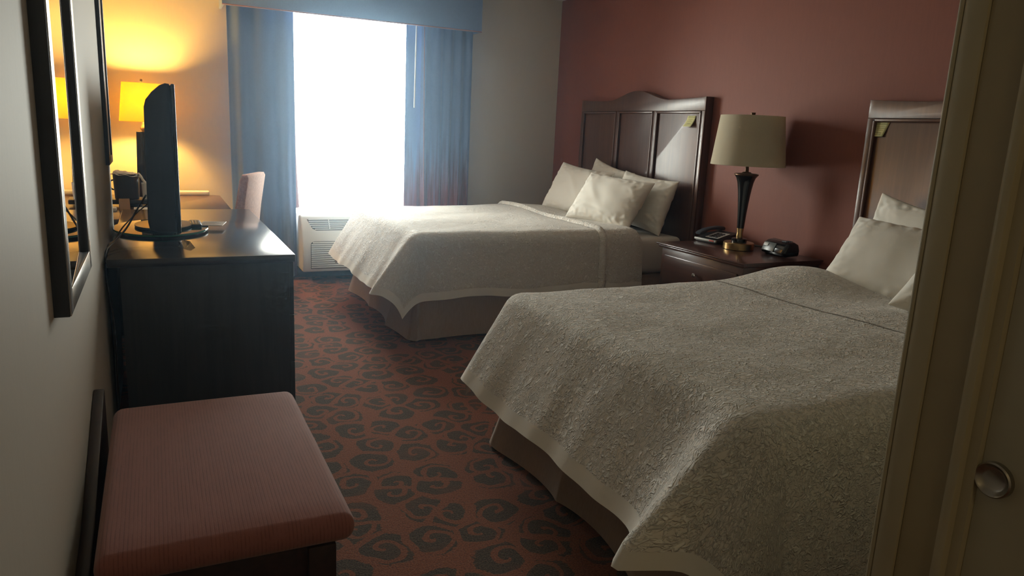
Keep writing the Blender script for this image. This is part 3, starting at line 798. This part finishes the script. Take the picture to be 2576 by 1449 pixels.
tag(bar.build('outlet_strip', M['white_plastic'], None, origin=(.14, 6.21, KZ)), 'cream outlet strip along the rear edge of the desk', 'outlet strip')

ax, ay = -.066, 6.08
dl = thing('table_lamp', 'lit desk lamp with glowing yellow shade in the corner', 'lamp', (ax, ay, KZ))
MB().prism([(-.065, 0), (.065, 0), (.050, .474), (-.050, .474)], 1, -.05, .05, .004, 2, Matrix.Translation((ax, ay, KZ))).build('column', M['blackgloss'], dl)
MB().lathe([(.012, .4745), (.014, .48), (.024, .49), (.024, .505), (.016, .515), (.012, .53), (.008, .55), (.001, .55)], (ax, ay, KZ), 24).build('brass_neck', M['brass'], dl)
shd = MB().lathe([(.156, 1.244 - KZ), (.1562, 1.248 - KZ), (.128, 1.513 - KZ), (.1275, 1.517 - KZ)], (ax, ay, KZ), 64, n=5, sx=1.0, sy=.72, cap=False).build('lamp_shade', M['lit_shade'], dl)
shd.modifiers.new('t', 'SOLIDIFY').thickness = .002
f2 = MB().lathe([(.003, .55), (.003, .825), (.010, .827), (.008, .845), (.001, .846)], (ax, ay, KZ), 12)
for s in (-1, 1): f2.tube([(ax, ay, KZ + .806), (ax + s * .126, ay, KZ + .806)], .002, 6)
f2.build('finial', M['brass'], dl)
MB().lathe([(.010, .552), (.010, .62), (.026, .67), (.024, .70), (.001, .72)], (ax, ay - .035, KZ), 20).build('bulb', M['bulb'], dl)
L = bpy.data.lights.new('desk_lamp_bulb', 'POINT'); L.energy = 115; L.color = (1, .55, .12); L.shadow_soft_size = .05
lo = bpy.data.objects.new('desk_lamp_light', L); C.objects.link(lo); lo.parent = dl; lo.location = (0, 0, .70)

ib = thing('ice_bucket', 'black ice bucket lined with a white plastic bag on the desk tray', 'ice bucket', (-.18, 5.45, .745))
bz = .752
bu = MB().lathe([(.068, 0), (.072, .003), (.078, .155), (.078, .162), (.072, .164), (.070, .15), (.064, .02), (.001, .018)], (-.18, 5.45, bz), 40); bu.build('bucket', M['black'], ib)
hd = MB().tube(smooth_path([(-.255, 5.45, bz + .12), (-.272, 5.45, bz + .11), (-.272, 5.45, bz + .07), (-.254, 5.45, bz + .055)]), .005); hd.build('handle', M['black'], ib)
def liner(a, b):
    th = a * 2 * PI; k = b
    r = .074 - .03 * (1 - k) if k < .5 else .074 + .014 * (k - .5) * 2
    z = bz + .150 + .025 * math.sin(min(1, k * 1.6) * PI) + .004 * math.sin(th * 7) + .010 * math.cos(th + 2.6)
    return Vector((-.18 + r * math.cos(th), 5.45 + r * math.sin(th), z))
MB().grid(liner, 40, 6).build('plastic_liner', M['paper'], ib)
MB().tube(smooth_path([(-.108, 5.44, bz + .165), (-.095, 5.43, bz + .150), (-.082, 5.42, bz + .125), (-.068, 5.42, bz + .106)]), .008).build('liner_tail', M['paper'], ib)
tr = MB(); tr.box((-.275, 5.36, .722), (.0, 5.56, .7515), .006, 2).lathe([(.05, 0), (.045, .0215)], (-.14, 5.46, KZ), 20)
tag(tr.build('serving_tray', M['black'], None, origin=(-.14, 5.46, KZ)), 'black raised tray on the desk under the ice bucket', 'tray')
bx = MB(); bx.lathe([(.030, 0), (.034, .10), (.034, .104), (.031, .104), (.028, .01), (.001, .009)], (-.058, 5.43, .752), 28)
tag(bx.build('paper_cup', M['paper'], None, origin=(-.058, 5.43, .752)), 'white paper cup standing beside the ice bucket', 'cup')
tn = MB(); tn.prism([(-.022, 0), (-.002, .075), (.002, .075), (.022, 0), (.019, 0), (0, .070), (-.019, 0)], 0, -.03, .03, 0, 1, Matrix.Translation((-.19, 5.20, KZ)) @ Matrix.Rotation(D(10), 4, 'Z') @ Matrix.Rotation(0, 4, 'X'))
tag(tn.build('tent_card', M['tancard'], None, origin=(-.19, 5.2, KZ)), 'small tan tent card on the desk in front of the tray', 'card')
cx2 = MB(); cx2.box((-.275, 5.16, KZ), (-.235, 5.24, KZ + .02), .004)
tag(cx2.build('sugar_packet_box', M['paper'], None, origin=(-.25, 5.2, KZ)), 'tiny white box on the desk close to the wall', 'box')
np_ = MB(); np_.box((-.14, 5.16, KZ), (-.06, 5.30, KZ + .010), .002)
tag(np_.build('notepad', M['paper'], None, origin=(-.10, 5.23, KZ)), 'pale notepad on the desk beside the tan card', 'notepad')
# light switch plate on the recessed wall
pl = thing('wall_outlet', 'cream outlet plate on the wall beside the desk', 'outlet', (XJ + .003, 4.6, .98))
MB().box((XJ, 4.56, .92), (XJ + .006, 4.64, 1.04), .002).build('plate', M['white_plastic'], pl)
so = MB()
for z in (.955, 1.005): so.lathe([(.016, 0), (.016, .002), (.001, .0021)], seg=16, mtx=Matrix.Translation((XJ + .006, 4.6, z)) @ Matrix.Rotation(PI / 2, 4, 'Y'))
so.build('sockets', M['paper'], pl)

# desk chair, turned half towards the window
ch = thing('desk_chair', 'rust upholstered desk chair pushed up to the corner desk', 'chair', (.56, 5.35, 0))
def chm(): return Matrix.Translation((.532, 5.34, 0)) @ Matrix.Rotation(D(-24), 4, 'Z')
Cm = chm()
MB().box((-.40, -.21, .40), (.02, .21, .47), .03, 3, Cm).build('seat', M['chair_fabric'], ch)
bk = MB()
prof_b = [(-.02, .47), (.0, .70), (.035, .90), (.055, .94), (.088, .94), (.098, .92), (.065, .72), (.035, .47)]
bk.prism(prof_b, 1, -.20, .20, .022, 3, Cm); bk.build('backrest', M['chair_fabric'], ch)
for a in (-.38, -.02):
    for b in (-.18, .18): MB().box((a - .018, b - .018, 0), (a + .018, b + .018, .3995), .003, 1, Cm).build('leg', M['walnut'], ch)

# ------------------------------------------------------------------ wall mirror and picture
mr = thing('wall_mirror', 'tall dark-framed mirror hung on the left wall above the bench', 'mirror', (XL, 2.3, 1.3))
y0, y1, z0, z1 = 1.985, 2.66, .82, 2.2
fx = XL + .031
my0 = 1.70; my1 = 2.235; mz0 = .888
# y positions belong to the front face plane x=fx
k = (-fx) / .2
y0, y1, z0 = 1.985 * k, 2.655 * k, 1.3 - .485 * k
fw = .05
def ring(xa, xb, w_, e=0):
    return MB().box((xa, y0 + e, z0 + e), (xb, y0 + w_, z1 - e), .0015).box((xa, y1 - w_, z0 + e), (xb, y1 - e, z1 - e), .0015).box((xa, y0 + w_ + .0003, z0 + e), (xb, y1 - w_ - .0003, z0 + w_), .0015).box((xa, y0 + w_ + .0003, z1 - w_), (xb, y1 - w_ - .0003, z1 - e), .0015)
ring(XL, fx - .0025, fw).build('frame', M['espresso_body'], mr)
ring(fx - .0024, fx, fw, .001).build('silver_face', M['silverlip'], mr)
a0, a1, b0, b1 = y0 + fw, y1 - fw, z0 + fw, z1 - fw
gm = MB(); gm.prism([(fx - .0012, a0 + .001), (fx - .0120, a1 - .001), (fx - .0140, a1 - .001), (fx - .0032, a0 + .001)], 2, b0 + .001, b1 - .001)
gm.build('mirror_glass', M['mirror'], mr, smooth_ang=0)

pc = thing('framed_picture', 'dark framed picture on the left wall past the mirror', 'picture', (XL, 3.87, 1.4))
MB().box((XL, 3.74, 1.07), (XL + .016, 3.775, 2.1), .002).box((XL, 4.0, 1.07), (XL + .016, 4.035, 2.1), .002).box((XL, 3.7755, 1.07), (XL + .016, 3.9995, 1.105), .002).box((XL, 3.7755, 2.065), (XL + .016, 3.9995, 2.1), .002).build('frame', M['espresso_body'], pc)
MB().box((XL, 3.776, 1.106), (XL + .009, 3.999, 2.064)).build('print', M['print'], pc)

# ------------------------------------------------------------------ luggage bench
bn = thing('luggage_bench', 'low luggage bench with mauve pinstripe cushion against the left wall', 'bench', (.1, 1.87, 0))
sx0, sx1, sy0, sy1 = -.148, .352, 1.45, 2.30
def cush(a, b):
    return None
cu = MB().box((sx0, sy0, .398), (sx1 + .008, sy1, .462), .029, 5)
cb = cu.bm
bmesh.ops.subdivide_edges(cb, edges=[e for e in cb.edges if e.calc_length() > .2], cuts=10, use_grid_fill=True)
for v in cb.verts:
    if v.co.z > .43:
        u = (v.co.x - sx0) / (sx1 - sx0) * 2 - 1; q = (v.co.y - sy0) / (sy1 - sy0) * 2 - 1
        v.co.z += .012 * max(0, 1 - u * u) * max(0, 1 - q * q)
        if u > .75: v.co.z += .002 * math.sin(v.co.y * 60) * math.exp(-((v.co.y - 2.0) / .12) ** 2)
cu.build('cushion', M['bench_fabric'], bn, smooth_ang=60)
MB().box((sx0 + .01, sy0 + .03, .30), (sx1 - .035, sy1 - .03, .3975), .003).build('apron', M['walnut'], bn)
for a in (sx0 + .01, sx1 - .095):
    for b in (sy0 + .012, sy1 - .067): MB().box((a, b, 0), (a + .06, b + .055, .3972), .003).build('leg', M['walnut'], bn)
MB().prism([(sy0 - .09, 0), (sy0 - .09, .30), (1.80, .352), (sy1 + .06, .50), (sy1 + .06, 0)], 0, XL + .001, XL + .03, .004).build('back_rail', M['walnut'], bn)
MB().box((XL + .0305, sy0 - .05, .12), (sx0 - .002, sy1 + .03, .31), .003).build('rear_apron', M['walnut'], bn)

# ------------------------------------------------------------------ window dressing and air conditioner
def curtain(xa, xb, y, za, zb, nf, amp, seed, taper=0):
    def f(a, b):
        x = xa + (xb - xa) * a; z = za + (zb - za) * b
        ph = a * nf * 2 * PI + seed + .5 * math.sin(a * 5 + seed)
        return Vector((x + .012 * math.sin(ph * .5 + z * 1.3) * (1 - b) * (0 < a < 1), y + amp * math.sin(ph) * (1 - .35 * b) + amp * .4 * math.sin(ph * 2.3 + 1) * (1 - b), z))
    return f
def curt(name, label, xa, xb, y, za, zb, nf, amp, seed, mat):
    t = thing(name, label, 'curtain', ((xa + xb) / 2, y, za))
    o = MB().grid(curtain(xa, xb, y, za, zb, nf, amp, seed), 120, 24).build('drape', mat, t, smooth_ang=80)
    md = o.modifiers.new('t', 'SOLIDIFY'); md.thickness = .004
    return t
c1 = curt('curtain', 'curtain tinted blue grey by painted-in window glare, hanging beside the lamp corner', .535, 1.026, 6.19, .03, 2.26, 3.2, .018, .4, M['curtain_l'])
c2 = curt('curtain', 'rust curtain with blue grey window glare painted over its upper part, beside the far bed', 2.075, 2.535, 6.18, .03, 2.26, 4.5, .020, 2.0, M['curtain'])
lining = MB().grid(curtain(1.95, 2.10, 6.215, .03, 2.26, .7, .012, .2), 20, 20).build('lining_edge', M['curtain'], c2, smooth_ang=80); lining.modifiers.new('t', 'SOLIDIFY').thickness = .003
lin2 = MB().grid(lambda a, b: Vector((1.028 + .025 * a * (1 - b) ** 4 + .004 * a, 6.215 + .02 * a, .60 + 1.6 * b)), 4, 30).build('lining_edge', M['lining'], c1, smooth_ang=80); lin2.modifiers.new('t', 'SOLIDIFY').thickness = .003
MB().tube([(2.082, 6.145, 2.2), (2.10, 6.143, 1.0), (2.118, 6.142, .1)], .0035, 6).build('edge_piping', M['piping'], c2)
wd = MB().tube([(2.010, 6.13, 2.2), (2.000, 6.125, 1.458)], .006, 8)
tag(wd.build('curtain_wand', M['white_plastic'], None, origin=(2.005, 6.13, 1.8)), 'thin white curtain wand hanging over the curtain beside the bright window', 'wand')
va = thing('valance', 'box valance with painted-in blue grey window glare over the window', 'valance', (1.52, 6.1, 2.1))
vz0 = 2.110
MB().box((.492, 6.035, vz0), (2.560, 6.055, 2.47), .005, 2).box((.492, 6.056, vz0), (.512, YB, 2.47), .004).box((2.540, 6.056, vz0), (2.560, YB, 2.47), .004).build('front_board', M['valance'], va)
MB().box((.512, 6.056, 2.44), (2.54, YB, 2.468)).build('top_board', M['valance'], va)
MB().tube([(.494, 6.033, vz0 + .004), (2.558, 6.033, vz0 + .004)], .005, 8).build('piping', M['piping'], va)
rd = MB().tube([(.53, 6.20, 2.285), (2.53, 6.20, 2.285)], .012, 12)
rd.build('rail', M['white_plastic'], va)

ac = thing('air_conditioner', 'white through-wall air conditioner with louvred grilles under the window', 'air conditioner', (1.56, 6.15, .1))
A0, A1, AY = 1.036, 1.93, 5.995
side = [(AY + .012, .10), (AY, .12), (AY, .425), (AY + .085, .535), (AY + .11, .554), (YB - .016, .554), (YB - .016, .10)]
MB().prism(side, 0, A0, A1, .012, 3).build('cabinet', M['white_plastic'], ac)
nrm = Vector((0, -.11, .085)).normalized()
# upper slanted grille
tg = MB(); sl_ang = math.atan2(.11, .085)
gmx = Matrix.Translation((0, AY + .0425, .480)) @ Matrix.Rotation(sl_ang, 4, 'X')
pts_t = [(A0 + .05, .052), (A1 - .05, .052), (A1 - .085, -.035), (A1 - .115, -.052), (A0 + .115, -.052), (A0 + .085, -.035)]
tg.prism(pts_t, 2, .0005, .003, 0, 1, gmx); gr1 = tg.build('top_grille', M['slot'], ac)
sl1 = MB()
for i in range(6):
    yv = -.046 + i * .0182; ins = .055 + .05 * max(0, (-.0 - yv) / .052) ** 1.3
    sl1.box((A0 + ins + .006, yv, .003), (A1 - ins - .006, yv + .008, .008), .001, 1, gmx)
for xx in (A0 + .22, A0 + .40, A0 + .58): sl1.box((xx, -.048, .0055), (xx + .006, .050, .0095), 0, 1, gmx)
sl1.build('slats', M['white_plastic'], gr1)
# lower grille with rounded corners
lg = MB(); r_ = .03; x0_, x1_, z0_, z1_ = A0 + .066, A1 - .066, .125, .352
pp = []
for cx_, cz_, a0_ in ((x1_ - r_, z1_ - r_, 0), (x0_ + r_, z1_ - r_, PI / 2)):
    for i in range(6): a = a0_ + PI / 2 * i / 5; pp.append((cx_ + r_ * math.cos(a), cz_ + r_ * math.sin(a)))
pp += [(x0_, z0_), (x1_, z0_)]
lg.prism(pp, 1, AY - .0035, AY - .0005); gr2 = lg.build('front_grille', M['slot'], ac)
sl2 = MB()
for i in range(13):
    z = z0_ + .006 + i * .0170; ins = .004 + (.012 if i == 12 else 0)
    sl2.prism([(AY - .0045, z), (AY - .010, z + .003), (AY - .010, z + .010), (AY - .0045, z + .0125)], 0, x0_ + ins, x1_ - ins)
sl2.build('slats', M['white_plastic'], gr2)

# ------------------------------------------------------------------ lights, sky
W_ = bpy.data.worlds.new('overcast_sky'); scn.world = W_; W_.use_nodes = True
nt = W_.node_tree; nt.nodes.clear()
wo = nt.nodes.new('ShaderNodeOutputWorld'); bg = nt.nodes.new('ShaderNodeBackground')
tcw = nt.nodes.new('ShaderNodeTexCoord'); spw = nt.nodes.new('ShaderNodeSeparateXYZ'); nt.links.new(tcw.outputs['Generated'], spw.inputs[0])
fz = smooth(nt, spw.outputs[2], -.25, .15)
nt.links.new(mixc(nt, fz, (.62, .61, .56), (1.0, .985, .93)), bg.inputs[0])
bg.inputs[1].default_value = 27.0
nt.links.new(bg.outputs[0], wo.inputs[0])
PL = bpy.data.lights.new('window_portal', 'AREA'); PL.shape = 'RECTANGLE'; PL.size = WX1 - WX0; PL.size_y = WZ1 - WZ0
PL.cycles.is_portal = True
po = bpy.data.objects.new('window_portal', PL); C.objects.link(po)
po.location = ((WX0 + WX1) / 2, YB + .15, (WZ0 + WZ1) / 2); po.rotation_euler = (-PI / 2, 0, 0)
HL = bpy.data.lights.new('hall_ceiling_light', 'AREA'); HL.shape = 'DISK'; HL.size = .35; HL.energy = 4.0; HL.color = (1, .78, .42)
ho = bpy.data.objects.new('hall_ceiling_light', HL); C.objects.link(ho); ho.location = (.35, -1.2, ZC - .02)

# thin bright haze volume, added to imitate lens glare round the window
hm_ = bpy.data.materials.new('window_glare_volume'); hm_.use_nodes = True
hnt = hm_.node_tree; hnt.nodes.clear(); ho_ = hnt.nodes.new('ShaderNodeOutputMaterial'); hv = hnt.nodes.new('ShaderNodeVolumeScatter')
hv.inputs['Color'].default_value = (.50, .74, 1.0, 1); hv.inputs['Density'].default_value = .013; hv.inputs['Anisotropy'].default_value = .89
hnt.links.new(hv.outputs[0], ho_.inputs['Volume'])
hz = MB().box((-.8, YF - .3, -.2), (XR + .3, YB + .5, ZC + .3)).build('flare', hm_)
tag(hz, 'faint bluish haze volume added in the room to imitate lens glare round the window', 'flare', kind='stuff')

# ------------------------------------------------------------------ camera
R = ((0.9012214156614612, -0.04965388962, 0.4305048914), (-0.43090275, -0.20829352, 0.87802997), (0.04607377, -0.97680515, -0.20911458))
cam = bpy.data.cameras.new('camera'); co = bpy.data.objects.new('camera', cam); C.objects.link(co)
mw = Matrix.Identity(4)
for i in range(3):
    mw[i][0] = R[i][0]; mw[i][1] = -R[i][1]; mw[i][2] = -R[i][2]
mw.translation = Vector((0, 0, 1.3)); co.matrix_world = mw
cam.sensor_width = 36; cam.lens = 1840 / 2576 * 36; cam.clip_start = .02
scn.camera = co
scn.view_settings.view_transform = 'Standard'
scn.view_settings.look = 'None'
scn.view_settings.exposure = 0
scn.cycles.use_denoising = True
scn.cycles.use_adaptive_sampling = True; scn.cycles.adaptive_threshold = .06; scn.cycles.adaptive_min_samples = 20
scn.cycles.max_bounces = 7; scn.cycles.diffuse_bounces = 4; scn.cycles.transparent_max_bounces = 6; scn.cycles.glossy_bounces = 4; scn.cycles.transparent_max_bounces = 8
scn.cycles.sample_clamp_indirect = 6
